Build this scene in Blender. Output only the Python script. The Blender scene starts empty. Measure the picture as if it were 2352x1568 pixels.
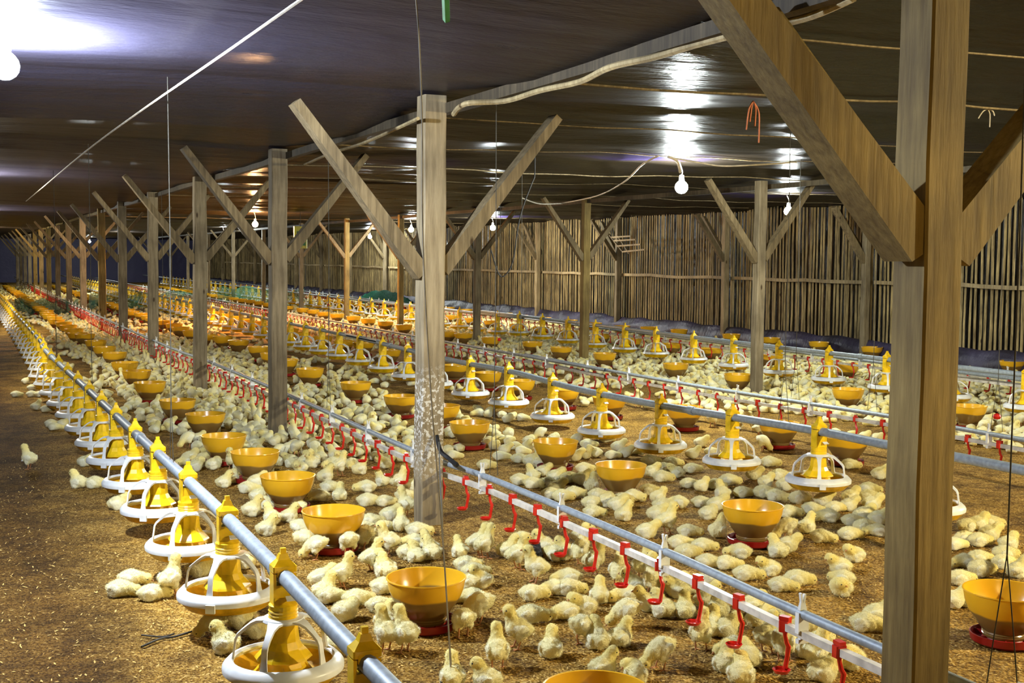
import bpy, bmesh, math, random
import numpy as np
from mathutils import Vector, Matrix, noise
random.seed(7); rng = np.random.default_rng(7)
sc = bpy.context.scene; C = sc.collection
PI = math.pi

# ------------------------------------------------------------ camera
F, YAW, PITCH, ROLL, EYE = 2800.0, .425, .068, .008, 1.4
fw = np.array([math.sin(YAW)*math.cos(PITCH), math.cos(YAW)*math.cos(PITCH), -math.sin(PITCH)])
r0 = np.array([math.cos(YAW), -math.sin(YAW), 0.]); u0 = np.cross(r0, fw)
rt = r0*math.cos(ROLL)+u0*math.sin(ROLL); up = -r0*math.sin(ROLL)+u0*math.cos(ROLL)
EYEP = np.array([0., 0., EYE])
def at(x, y, val=0., ax=2):
    """the point of the place, on the plane axis=val, that the photo shows at pixel x, y"""
    d = fw+rt*(x-1176)/F-up*(y-784)/F
    return EYEP+d*(val-EYEP[ax])/d[ax]
def proj(P):
    d = np.asarray(P, float)-EYEP; z = d@fw
    return 1176+F*(d@rt)/z, 784-F*(d@up)/z, z
cam = bpy.data.cameras.new('camera'); co = bpy.data.objects.new('camera', cam); C.objects.link(co)
cam.sensor_width = 36; cam.lens = F/2352*36; cam.clip_end = 300; cam.clip_start = .05
co.matrix_world = Matrix([[rt[0], up[0], -fw[0], 0], [rt[1], up[1], -fw[1], 0], [rt[2], up[2], -fw[2], EYE], [0, 0, 0, 1]])
sc.camera = co

# ------------------------------------------------------------ light and exposure
w = bpy.data.worlds.new('night'); sc.world = w; w.use_nodes = True
w.node_tree.nodes['Background'].inputs[0].default_value = (.50, .42, .30, 1)
w.node_tree.nodes['Background'].inputs[1].default_value = .008
sc.view_settings.view_transform = 'Standard'; sc.view_settings.look = 'None'
sc.view_settings.exposure = 3.3; sc.view_settings.gamma = 1; sc.view_settings.use_curve_mapping = False
sc.cycles.use_denoising = True
sc.cycles.max_bounces = 6; sc.cycles.diffuse_bounces = 3; sc.cycles.glossy_bounces = 3
sc.cycles.transparent_max_bounces = 10; sc.cycles.sample_clamp_indirect = 4; sc.cycles.sample_clamp_direct = 0
sc.cycles.caustics_reflective = False; sc.cycles.caustics_refractive = False
BLUE, COOL, WHITE, WARM, SOFT, ORANGE = (.74, .84, 1.), (.86, .94, .92), (.98, .97, .88), (1., .70, .25), (1., .87, .52), (1., .52, .20)
# (x, y, z, radiance, colour, where)
BULBS = [
 (5.47, 8.70, 2.0, 340, COOL, 'hanging large and bright before the slatted wall'),
 (9.20, 12.2, 2.0, 170, COOL, 'hanging by the second brace right of the large bulb'),
 (9.61, 22.2, 2.0, 230, COOL, 'hanging just right of the near row post with the splashed foot'),
 (8.83, 24.8, 2.0, 230, COOL, 'hanging just left of the near row post with the splashed foot'),
 (11.0, 34.5, 2.0, 260, COOL, 'hanging before the far part of the slatted wall'),
 (5.06, 22.9, 2.0, 620, ORANGE, 'just left of the third near row post'),
 (7.03, 36.0, 2.0, 300, COOL, 'hanging right beside the fourth near row post'),
 (5.14, 44.0, 2.0, 420, COOL, 'hanging between the sixth and seventh near row posts'),
 (5.34, 58.0, 2.0, 420, COOL, 'farthest one, hanging at the far end of the barn'),
 (0.165, 4.90, 2.09, 520, BLUE, 'hanging close by at the left edge of the picture'),
 (0.00, 13.5, 2.0, 200, WHITE, ''), (0.0, 24.0, 2.0, 260, WHITE, ''), (0.3, 40.0, 2.0, 330, WARM, ''),
 (5.6, 1.4, 2.0, 800, SOFT, ''), (9.6, 4.5, 2.0, 300, WHITE, ''), (1.2, -1.6, 2.0, 150, WARM, ''),
]

# ------------------------------------------------------------ materials
def mat(name, base=(.5, .5, .5), rough=.6, spec=.5, metal=0):
    m = bpy.data.materials.new(name); m.use_nodes = True; b = m.node_tree.nodes['Principled BSDF']
    b.inputs['Base Color'].default_value = (*base, 1); b.inputs['Roughness'].default_value = rough
    b.inputs['Specular IOR Level'].default_value = spec; b.inputs['Metallic'].default_value = metal
    return m, m.node_tree, b
def N(nt, t, **kw):
    n = nt.nodes.new('ShaderNode'+t)
    for k, v in kw.items():
        if k in n.inputs: n.inputs[k].default_value = v
        else: setattr(n, k, v)
    return n
def ramp(nt, fac, stops):
    r = nt.nodes.new('ShaderNodeValToRGB'); e = r.color_ramp.elements
    while len(e) < len(stops): e.new(.5)
    for i, (p, c) in enumerate(stops): e[i].position = p; e[i].color = (*c, 1)
    nt.links.new(fac, r.inputs[0]); return r.outputs[0]
def coords(nt, scale=(1, 1, 1), kind='Object'):
    tc = N(nt, 'TexCoord'); mp = N(nt, 'Mapping'); mp.inputs['Scale'].default_value = scale
    nt.links.new(tc.outputs[kind], mp.inputs[0]); return mp.outputs[0]
def world_coords(nt, scale=(1, 1, 1)):
    g = N(nt, 'NewGeometry'); mp = N(nt, 'Mapping'); mp.inputs['Scale'].default_value = scale
    nt.links.new(g.outputs['Position'], mp.inputs[0]); return mp.outputs[0]
def bump(nt, b, h, dist=.005, strength=1.):
    n = N(nt, 'Bump', Strength=strength, Distance=dist); nt.links.new(h, n.inputs['Height']); nt.links.new(n.outputs[0], b.inputs['Normal'])
def mixc(nt, fac, a, bcol, mode='MIX'):
    m = N(nt, 'Mix', data_type='RGBA', blend_type=mode)
    if isinstance(fac, float): m.inputs[0].default_value = fac
    else: nt.links.new(fac, m.inputs[0])
    for s, v in ((6, a), (7, bcol)):
        if isinstance(v, tuple): m.inputs[s].default_value = (*v, 1)
        else: nt.links.new(v, m.inputs[s])
    return m.outputs[2]

def wood(name, dark, light, splash=0.):
    m, nt, b = mat(name, rough=.75, spec=.25)
    v = coords(nt, (9, 9, .7)); n1 = N(nt, 'TexNoise', Scale=5., Detail=6., Roughness=.65); nt.links.new(v, n1.inputs[0])
    v2 = world_coords(nt, (1, 1, 1)); n2 = N(nt, 'TexNoise', Scale=2.3, Detail=4.); nt.links.new(v2, n2.inputs[0])
    a = ramp(nt, n1.outputs[0], [(.3, dark), (.68, light)])
    s = ramp(nt, n2.outputs[0], [(.35, (.62, .6, .58)), (.62, (1.1, 1.08, 1.05))])
    c = mixc(nt, 1., a, s, 'MULTIPLY')
    kv = world_coords(nt, (3, 3, 1.2)); k = N(nt, 'TexVoronoi', Scale=2.); nt.links.new(kv, k.inputs[0])
    kn = ramp(nt, k.outputs['Distance'], [(.045, (.25, .2, .15)), (.09, (1, 1, 1))])
    c = mixc(nt, 1., c, kn, 'MULTIPLY')
    if splash:
        sx = N(nt, 'SeparateXYZ'); nt.links.new(world_coords(nt), sx.inputs[0])
        n3 = N(nt, 'TexNoise', Scale=60., Detail=3.); nt.links.new(world_coords(nt), n3.inputs[0])
        r1 = ramp(nt, n3.outputs[0], [(.53, (0, 0, 0)), (.58, (1, 1, 1))])
        r2 = ramp(nt, sx.outputs[2], [(.22, (0, 0, 0)), (.35, (1, 1, 1)), (.72, (1, 1, 1)), (.85, (0, 0, 0))])
        f = mixc(nt, 1., r1, r2, 'MULTIPLY'); c = mixc(nt, f, c, (.60, .57, .48))
    nt.links.new(c, b.inputs['Base Color']); bump(nt, b, n1.outputs[0], .003, .6); return m
M_POST = wood('weathered timber', (.13, .10, .055), (.29, .235, .145))
M_POSTS = wood('splashed timber', (.18, .14, .08), (.37, .30, .18), 1.)
M_POSTO = wood('raw timber', (.15, .10, .028), (.31, .225, .075))
M_BRACE = wood('brace timber', (.09, .066, .032), (.25, .19, .10))
M_DARKW = wood('dark beam timber', (.035, .026, .014), (.10, .078, .045))
M_RAIL = wood('pale rail timber', (.22, .16, .08), (.48, .38, .21))
M_SLAT = wood('split pole', (.07, .046, .018), (.50, .38, .17))
M_POLE = wood('bamboo pole', (.25, .19, .09), (.50, .40, .21))

def litter():
    m, nt, b = mat('rice husk litter', rough=.9, spec=.15)
    v = world_coords(nt); n1 = N(nt, 'TexNoise', Scale=55., Detail=5., Roughness=.7); nt.links.new(v, n1.inputs[0])
    vv = N(nt, 'TexVoronoi', Scale=85.); nt.links.new(v, vv.inputs[0])
    n2 = N(nt, 'TexNoise', Scale=3., Detail=5., Roughness=.6); nt.links.new(v, n2.inputs[0])
    n3 = N(nt, 'TexNoise', Scale=14., Detail=4., Roughness=.6); nt.links.new(v, n3.inputs[0])
    wv = N(nt, 'TexVoronoi', Scale=185.); nt.links.new(world_coords(nt, (1, .55, 1)), wv.inputs[0]); nd = N(nt, 'SeparateColor'); nt.links.new(wv.outputs['Color'], nd.inputs[0])
    a0 = ramp(nt, nd.outputs[0], [(.0, (.19, .092, .008)), (.35, (.40, .228, .034)), (.7, (.60, .375, .080)), (1., (.78, .54, .17))])
    a1 = ramp(nt, n1.outputs[0], [(.32, (.45, .36, .25)), (.55, (1., 1., 1.))])
    a = mixc(nt, 1., a0, a1, 'MULTIPLY')
    s = ramp(nt, n2.outputs[0], [(.36, (.50, .46, .40)), (.6, (1.05, 1.02, 1.0))])
    s3 = ramp(nt, n3.outputs[0], [(.36, (.55, .5, .42)), (.55, (1.05, 1.03, 1.))])
    c = mixc(nt, 1., a, s, 'MULTIPLY'); c = mixc(nt, .8, c, s3, 'MULTIPLY')
    sx = N(nt, 'SeparateXYZ'); nt.links.new(v, sx.inputs[0])      # the aisle left of the first line is trodden and damp
    n4 = N(nt, 'TexNoise', Scale=1.1, Detail=3.); nt.links.new(v, n4.inputs[0])
    ad = N(nt, 'Math', operation='MULTIPLY_ADD'); nt.links.new(n4.outputs[0], ad.inputs[0]); ad.inputs[1].default_value = .5; nt.links.new(sx.outputs[0], ad.inputs[2])
    tr = ramp(nt, ad.outputs[0], [(.6, (.30, .26, .20)), (1., (1, 1, 1))])
    c = mixc(nt, 1., c, tr, 'MULTIPLY')
    nt.links.new(c, b.inputs['Base Color'])
    mx = N(nt, 'Math', operation='ADD'); nt.links.new(n1.outputs[0], mx.inputs[0]); nt.links.new(vv.outputs[0], mx.inputs[1])
    bump(nt, b, mx.outputs[0], .012, .9); return m
M_LITTER = litter()
def tarp(name, cols, rough=(.22, .4), scale=1., bs=.6, spec=.5):
    m, nt, b = mat(name, rough=.3, spec=spec)
    v = world_coords(nt, (1, 1.6, 1)); n = N(nt, 'TexNoise', Scale=.45*scale, Detail=3.); nt.links.new(v, n.inputs[0])
    nt.links.new(ramp(nt, n.outputs[0], cols), b.inputs['Base Color'])
    n2 = N(nt, 'TexNoise', Scale=2.2, Detail=6., Roughness=.62); nt.links.new(world_coords(nt, (.8, 2.2, 1)), n2.inputs[0])
    nr = N(nt, 'MapRange'); nt.links.new(n2.outputs[0], nr.inputs[0]); nr.inputs[3].default_value = rough[0]; nr.inputs[4].default_value = rough[1]
    nt.links.new(nr.outputs[0], b.inputs['Roughness'])
    bump(nt, b, n2.outputs[0], .05, bs); return m
M_CEIL = tarp('black plastic sheet', [(.4, (.011, .008, .004)), (.58, (.013, .010, .008)), (.68, (.014, .010, .035))], rough=(.22, .40), bs=.5, spec=.14)
_nt = M_CEIL.node_tree; _b = _nt.nodes['Principled BSDF']; _src = _b.inputs['Base Color'].links[0].from_socket    # left of the posts the sheet's colour turns a lighter purplish grey
_sx = N(_nt, 'SeparateXYZ'); _nt.links.new(world_coords(_nt), _sx.inputs[0]); _mr = N(_nt, 'MapRange'); _nt.links.new(_sx.outputs[0], _mr.inputs[0]); _mr.inputs[1].default_value = 2.35; _mr.inputs[2].default_value = 2.15
_nt.links.new(mixc(_nt, _mr.outputs[0], _src, (.046, .042, .066)), _b.inputs['Base Color'])
_dd = N(_nt, 'BsdfDiffuse'); _nt.links.new(_b.inputs['Base Color'].links[0].from_socket, _dd.inputs[0]); _ms = N(_nt, 'MixShader'); _ms.inputs[0].default_value = .45    # a film of dust dulls the sheet
_out = [n for n in _nt.nodes if n.type == 'OUTPUT_MATERIAL'][0]; _nt.links.new(_b.outputs[0], _ms.inputs[1]); _nt.links.new(_dd.outputs[0], _ms.inputs[2]); _nt.links.new(_ms.outputs[0], _out.inputs[0])
M_PURP = tarp('purple plastic sheet', [(.4, (.018, .014, .026)), (.6, (.042, .034, .075))], rough=(.4, .6), scale=3, bs=1.)
M_BLUE = tarp('dark blue plastic sheet', [(.4, (.022, .022, .075)), (.6, (.04, .036, .10))], rough=(.5, .7))
M_BACK = tarp('outer black sheet', [(.4, (.006, .005, .004)), (.6, (.010, .008, .006))], rough=(.3, .5), spec=.25, bs=1.)

def plastic(name, col, rough=.32, spec=.5, sub=0., dirt=.12):
    m, nt, b = mat(name, col, rough, spec)
    n = N(nt, 'TexNoise', Scale=18., Detail=5.); nt.links.new(coords(nt), n.inputs[0])
    d = tuple(max(0, c*(1-dirt*2.2)-.01) for c in col)
    nt.links.new(ramp(nt, n.outputs[0], [(.35, d), (.6, col)]), b.inputs['Base Color'])
    if sub: b.inputs['Subsurface Weight'].default_value = sub; b.inputs['Subsurface Radius'].default_value = (.02, .012, .004)
    return m
M_YEL = plastic('yellow plastic', (.95, .60, .015), .3)
M_YELD = plastic('dusty yellow dish', (.82, .46, .02), .45, dirt=.2)
M_WHT = plastic('white plastic', (.80, .80, .76), .35, dirt=.06)
M_RED = plastic('red plastic', (.62, .022, .012), .28)
M_REDD = plastic('dull red plastic', (.28, .012, .010), .35)
M_PVC = plastic('off white pipe', (.66, .60, .50), .45, dirt=.15)
M_BLK = plastic('black rubber', (.015, .014, .013), .5)
M_GRN = plastic('green plastic', (.03, .22, .07), .5)
M_GRN2 = plastic('dark green netting', (.012, .075, .045), .9, .1)
M_CORD = plastic('dark cord', (.06, .055, .04), .8)
M_PALE = plastic('pale cord', (.55, .48, .36), .7)
M_OLD = plastic('greyed cord', (.26, .23, .17), .8)
M_TWINE = plastic('orange twine', (.50, .16, .07), .8)
M_CABLE = plastic('white cable', (.80, .74, .62), .5)
def bowlmat():
    m, nt, b = mat('amber plastic', rough=.25, spec=.5)
    sx = N(nt, 'SeparateXYZ'); v = coords(nt); nt.links.new(v, sx.inputs[0])
    oi = N(nt, 'ObjectInfo')
    mr = N(nt, 'Math', operation='MULTIPLY_ADD'); nt.links.new(oi.outputs['Random'], mr.inputs[0]); mr.inputs[1].default_value = -.035; nt.links.new(sx.outputs[2], mr.inputs[2])
    n = N(nt, 'TexNoise', Scale=7., Detail=1.); nt.links.new(v, n.inputs[0])
    a = N(nt, 'Math', operation='MULTIPLY_ADD'); nt.links.new(n.outputs[0], a.inputs[0]); a.inputs[1].default_value = .035; nt.links.new(mr.outputs[0], a.inputs[2])
    c = ramp(nt, a.outputs[0], [(.108, (.20, .115, .03)), (.114, (.74, .40, .015))])   # feed seen through the lower bowl
    nt.links.new(c, b.inputs['Base Color']); return m
M_BOWL = bowlmat()
def steel():
    m, nt, b = mat('galvanised steel', (.5, .53, .56), .5, .5, .12)
    n = N(nt, 'TexNoise', Scale=40., Detail=5.); nt.links.new(coords(nt), n.inputs[0])
    nt.links.new(ramp(nt, n.outputs[0], [(.3, (.22, .25, .27)), (.65, (.33, .37, .39))]), b.inputs['Base Color'])
    nr = N(nt, 'MapRange'); nt.links.new(n.outputs[0], nr.inputs[0]); nr.inputs[3].default_value = .42; nr.inputs[4].default_value = .6
    nt.links.new(nr.outputs[0], b.inputs['Roughness']); return m
M_STEEL = steel()
def plumage():
    m, nt, b = mat('chick down', rough=.95, spec=.1)
    at_ = N(nt, 'Attribute'); at_.attribute_name = 'plumage'
    oi = N(nt, 'ObjectInfo'); mr = N(nt, 'MapRange'); nt.links.new(oi.outputs['Random'], mr.inputs[0]); mr.inputs[3].default_value = .86; mr.inputs[4].default_value = 1.02
    n = N(nt, 'TexNoise', Scale=75., Detail=5., Roughness=.75); nt.links.new(coords(nt), n.inputs[0])
    r = ramp(nt, n.outputs[0], [(.3, (.90, .88, .80)), (.6, (1.0, 1.0, 1.0))])
    c = mixc(nt, 1., at_.outputs['Color'], r, 'MULTIPLY')
    hs = N(nt, 'HueSaturation'); nt.links.new(c, hs.inputs['Color']); nt.links.new(mr.outputs[0], hs.inputs['Value'])
    nt.links.new(hs.outputs[0], b.inputs['Base Color'])
    b.inputs['Sheen Weight'].default_value = .25; b.inputs['Sheen Roughness'].default_value = .5
    bump(nt, b, n.outputs[0], .006, .9); return m
M_DOWN = plumage()
def emit(name, col, s):
    m = bpy.data.materials.new(name); m.use_nodes = True; nt = m.node_tree; nt.nodes.clear()
    e = N(nt, 'Emission', Strength=s); e.inputs[0].default_value = (*col, 1); o = N(nt, 'OutputMaterial'); nt.links.new(e.outputs[0], o.inputs[0]); return m
def netmat():
    m, nt, b = mat('green netting', (.02, .17, .10), .8, .2)
    v = world_coords(nt, (1, 1, 1)); sx = N(nt, 'SeparateXYZ'); nt.links.new(v, sx.inputs[0])
    outs = []
    for s in (0, 2):
        mm = N(nt, 'Math', operation='MULTIPLY'); mm.inputs[1].default_value = 75.; nt.links.new(sx.outputs[s], mm.inputs[0])
        fr = N(nt, 'Math', operation='FRACT'); nt.links.new(mm.outputs[0], fr.inputs[0])
        lt = N(nt, 'Math', operation='LESS_THAN'); lt.inputs[1].default_value = .34; nt.links.new(fr.outputs[0], lt.inputs[0]); outs.append(lt.outputs[0])
    mx = N(nt, 'Math', operation='MAXIMUM'); nt.links.new(outs[0], mx.inputs[0]); nt.links.new(outs[1], mx.inputs[1])
    nt.links.new(mx.outputs[0], b.inputs['Alpha']); return m
M_NET = netmat()
M_HUSK = mat('husk flake', (.58, .39, .12), .85, .2)[0]

# ------------------------------------------------------------ helpers
class MB:
    def __init__(s): s.v = []; s.f = []; s.m = []; s.n = 0
    def add(s, v, f, mi=0):
        s.v.append(np.asarray(v, float).reshape(-1, 3)); s.f += [tuple(i+s.n for i in q) for q in f]; s.m += [mi]*len(f); s.n += len(s.v[-1]); return s
    def box(s, c, d, mi=0, rot=None, bev=0., taper=1.):
        c = np.array(c, float); h = np.array(d, float)/2; P = []
        for z, t in ((-1, 1.), (1, taper)):
            if bev:
                a, b_ = h[0]*t, h[1]*t
                ring = [(a-bev, b_), (-a+bev, b_), (-a, b_-bev), (-a, -b_+bev), (-a+bev, -b_), (a-bev, -b_), (a, -b_+bev), (a, b_-bev)]
            else: ring = [(h[0]*t, h[1]*t), (-h[0]*t, h[1]*t), (-h[0]*t, -h[1]*t), (h[0]*t, -h[1]*t)]
            P += [(x, y, z*h[2]) for x, y in ring]
        k = len(P)//2; P = np.array(P)
        if rot is not None: P = P@np.array(rot).T
        f = [(i, (i+1) % k, k+(i+1) % k, k+i) for i in range(k)]+[tuple(range(k))[::-1], tuple(range(k, 2*k))]
        return s.add(P+c, f, mi)
    def lathe(s, prof, c=(0, 0, 0), seg=24, mi=0, a0=0.):
        k = len(prof); V = []
        for i in range(seg):
            a = a0+2*PI*i/seg; V += [(c[0]+r*math.cos(a), c[1]+r*math.sin(a), c[2]+z) for r, z in prof]
        f = [(i*k+j, ((i+1) % seg)*k+j, ((i+1) % seg)*k+j+1, i*k+j+1) for i in range(seg) for j in range(k-1)]
        return s.add(V, f, mi)
    def tube(s, pts, r, seg=8, mi=0, caps=True, flat=1.):
        pts = np.asarray(pts, float); n = len(pts); rr = r if hasattr(r, '__len__') else [r]*n
        T = np.gradient(pts, axis=0) if n > 1 else pts; V = []
        ref = np.array([0, 0, 1.]) if abs(T[0][2]) < .8*np.linalg.norm(T[0]) else np.array([1., 0, 0])
        for i in range(n):
            t = T[i]/(np.linalg.norm(T[i])+1e-9); a = np.cross(t, ref)
            if np.linalg.norm(a) < .05: a = np.cross(t, np.array([0, 1., 0]))
            a /= np.linalg.norm(a); b = np.cross(a, t)
            for k in range(seg):
                an = 2*PI*(k+.5)/seg; V.append(pts[i]+rr[i]*(a*math.cos(an)+b*math.sin(an)*flat))
        f = [(i*seg+k, i*seg+(k+1) % seg, (i+1)*seg+(k+1) % seg, (i+1)*seg+k) for i in range(n-1) for k in range(seg)]
        if caps: f += [tuple(range(seg))[::-1], tuple((n-1)*seg+k for k in range(seg))]
        return s.add(V, f, mi)
    def build(s, name, mats, parent=None, smooth=False, loc=None):
        me = bpy.data.meshes.new(name); me.from_pydata(np.concatenate(s.v).tolist(), [], s.f)
        for m in (mats if isinstance(mats, (list, tuple)) else [mats]): me.materials.append(m)
        me.polygons.foreach_set('material_index', s.m)
        if smooth: me.polygons.foreach_set('use_smooth', [True]*len(s.f))
        me.update()
        if smooth:
            try: me.set_sharp_from_angle(angle=math.radians(40))
            except Exception: pass
        o = bpy.data.objects.new(name, me); C.objects.link(o)
        if parent is not None: o.parent = parent
        if loc is not None: o.location = loc
        return o
def tag(o, label=None, cat=None, group=None, kind=None):
    if label: o['label'] = label
    if cat: o['category'] = cat
    if group: o['group'] = group
    if kind: o['kind'] = kind
    return o
def empty(name, loc=(0, 0, 0), rz=0.):
    o = bpy.data.objects.new(name, None); C.objects.link(o); o.location = loc; o.rotation_euler = (0, 0, rz); o.empty_display_size = .05; return o
def copy_tree(o, parent=None):
    c = o.copy(); C.objects.link(c)
    if parent is not None: c.parent = parent
    for ch in KIDS.get(o.name, []): copy_tree(ch, c)
    return c
KIDS = {}
def note(root, *parts): KIDS[root.name] = list(parts)
def spline(P, n=8):
    P = [np.array(p, float) for p in P]; Q = [P[0]]+P+[P[-1]]; out = []
    for i in range(1, len(Q)-2):
        for k in range(n):
            t = k/n; a, b, c, d = Q[i-1:i+3]
            out.append(.5*((2*b)+(-a+c)*t+(2*a-5*b+4*c-d)*t*t+(-a+3*b-3*c+d)*t**3))
    return out+[P[-1]]
ONES = 'nearest second third fourth fifth sixth seventh eighth ninth tenth eleventh twelfth thirteenth fourteenth fifteenth sixteenth seventeenth eighteenth nineteenth'.split()
def ordw(n):
    if n < 20: return ONES[n-1]
    t = {2: ('twenty', 'twentieth'), 3: ('thirty', 'thirtieth'), 4: ('forty', 'fortieth'), 5: ('fifty', 'fiftieth'), 6: ('sixty', 'sixtieth'), 7: ('seventy', 'seventieth'), 8: ('eighty', 'eightieth'), 9: ('ninety', 'ninetieth')}[n//10]
    return t[1] if n % 10 == 0 else t[0]+'-'+('first' if n % 10 == 1 else ONES[n % 10-1])

# ------------------------------------------------------------ the setting
YEND, XW = 66., 11.95
ph = rng.uniform(0, 6.28, 40); kk = rng.uniform(.3, 1, 40)
def ceil_z(x, y):
    z = 2.245+.012*np.clip(x-2, 0, 10)/4
    z = z-.045*np.abs(np.sin((y-5.94)*PI/3.4))**.6*(1-.3*np.cos(x*.9))
    amp = np.clip((x-2.2)/2., .25, 1.)
    z = z+amp*.013*np.sin(y*5.1+.9*np.sin(x*.8+ph[1])+ph[0])+amp*.006*np.sin(y*9.7+1.3*np.sin(x*.55+ph[2])+x*.4)
    z = z+.012*np.sin(y*2.3+x*.35+ph[5])+.010*np.sin(x*1.9+1.2*np.sin(y*.7)+ph[6])+amp*.006*np.sin(x*6.3+y*1.4+ph[7])
    for i in range(34):      # slack folds in the sheet
        yk = 2.6+i*.93+.5*kk[i]+.10*np.sin(x*.7+ph[i])+.05*np.sin(x*2.1+ph[(i+7) % 40]); wdt = .035+.03*kk[(i+3) % 40]
        z = z-(amp*.75+.1)*.030*kk[(i+11) % 40]*np.exp(-((y-yk)/wdt)**2)*np.clip(np.sin(x*.45+ph[(i+5) % 40])+.55, 0, 1)
    return z
def grid(name, xs, ys, fz, m, smooth=True):
    X, Y = np.meshgrid(xs, ys, indexing='ij'); Z = fz(X, Y); nx, ny = X.shape
    V = np.stack([X, Y, Z], -1).reshape(-1, 3)
    i = np.arange(nx-1)[:, None]*ny+np.arange(ny-1)[None]; f = np.stack([i, i+1, i+ny+1, i+ny], -1).reshape(-1, 4)
    me = bpy.data.meshes.new(name); me.from_pydata(V.tolist(), [], f.tolist()); me.materials.append(m)
    if smooth: me.polygons.foreach_set('use_smooth', [True]*len(f))
    o = bpy.data.objects.new(name, me); C.objects.link(o); return o
ys = np.concatenate([np.arange(-6, 30, .07), np.arange(30, YEND+.3, .3)])
tag(grid('ceiling', np.arange(-8, 12.3, .16), ys, ceil_z, M_CEIL), kind='structure')
fl = MB().add([(-8, -6, 0), (12.4, -6, 0), (12.4, YEND, 0), (-8, YEND, 0)], [(0, 1, 2, 3)]).build('floor', M_LITTER); tag(fl, kind='structure')
tag(MB().box((2.2, YEND+.05, 1.2), (21, .1, 2.6)).build('wall_back', M_BLUE), kind='structure')
tag(MB().box((-8.05, 30, 1.2), (.1, 73, 2.6)).build('wall_left', M_BACK), kind='structure')
tag(MB().box((XW+.28, 30, 1.25), (.02, 73, 2.5)).build('wall_outer_sheet', M_BACK), kind='structure')
sl = MB(); y = 4.
while y < YEND-.1:      # flat split poles nailed upright with gaps between them
    hw = random.uniform(.016, .026); x0 = XW+random.uniform(-.012, .012); dy = random.uniform(-.022, .022); b = random.uniform(-.014, .014); th = random.uniform(.006, .012)
    top = 2.27+random.uniform(-.03, .03); V = []; tw = random.uniform(-.3, .3)
    for z in np.linspace(0, top, 5):
        yc = y+dy*(z/top-.5)+b*math.sin(z*2.6); h2 = hw*random.uniform(.88, 1.08)
        V += [(x0-th-tw*h2*.3, yc-h2*.7, z), (x0-tw*-h2*.3, yc-h2, z), (x0+th, yc-h2*.6, z), (x0+th, yc+h2*.6, z), (x0, yc+h2, z), (x0-th, yc+h2*.7, z)]
    sl.add(V, [(i*6+k, i*6+(k+1) % 6, (i+1)*6+(k+1) % 6, (i+1)*6+k) for i in range(4) for k in range(6)])
    y += random.uniform(.072, .096)
tag(sl.build('wall_right', M_SLAT), kind='structure')
WALLY = [6.55, 10.18]+[13.81, 17.33, 21.03, 24.69]+[28.3+3.6*i for i in range(10)]
for i in range(len(WALLY)-1):
    a, b = WALLY[i]+.07, WALLY[i+1]-.07; n = 8; m = MB()
    zz = [1.10+.02*math.sin(t*PI)*random.uniform(-1, 1) for t in np.linspace(0, 1, n)]
    m.tube([(XW-.05, a+(b-a)*t, z+random.uniform(-.002, .002)) for t, z in zip(np.linspace(0, 1, n), zz)], .036, 4, flat=1.)
    tag(m.build('trim_%d' % (i+1), M_RAIL), kind='structure')

# plastic skirt along the foot of the slatted wall
pts = []
sk = MB(); ny = 420; yy = np.linspace(4, YEND-1, ny); prof = 9; V = []
for j, y in enumerate(yy):
    h = .28+.014*math.sin(y*1.75)+.012*math.sin(y*4.1); bl = .05+.02*math.sin(y*6.3)+.015*math.sin(y*13.)
    for k in range(prof):
        t = k/(prof-1); V.append((XW-.10-bl*math.sin(t*PI)-.10*(1-t)+.012*math.sin(y*9+k), y, h*t+.012*math.sin(y*7.7+k*2)*(0 < k < prof)))
sk.add(V, [(j*prof+k, (j+1)*prof+k, (j+1)*prof+k+1, j*prof+k+1) for j in range(ny-1) for k in range(prof-1)])
o = sk.build('tarpaulin', M_PURP, smooth=True); md = o.modifiers.new('thickness', 'SOLIDIFY'); md.thickness = .006
tag(o, 'long purple black plastic sheet lying folded along the foot of the slatted wall', 'tarpaulin')

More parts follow.
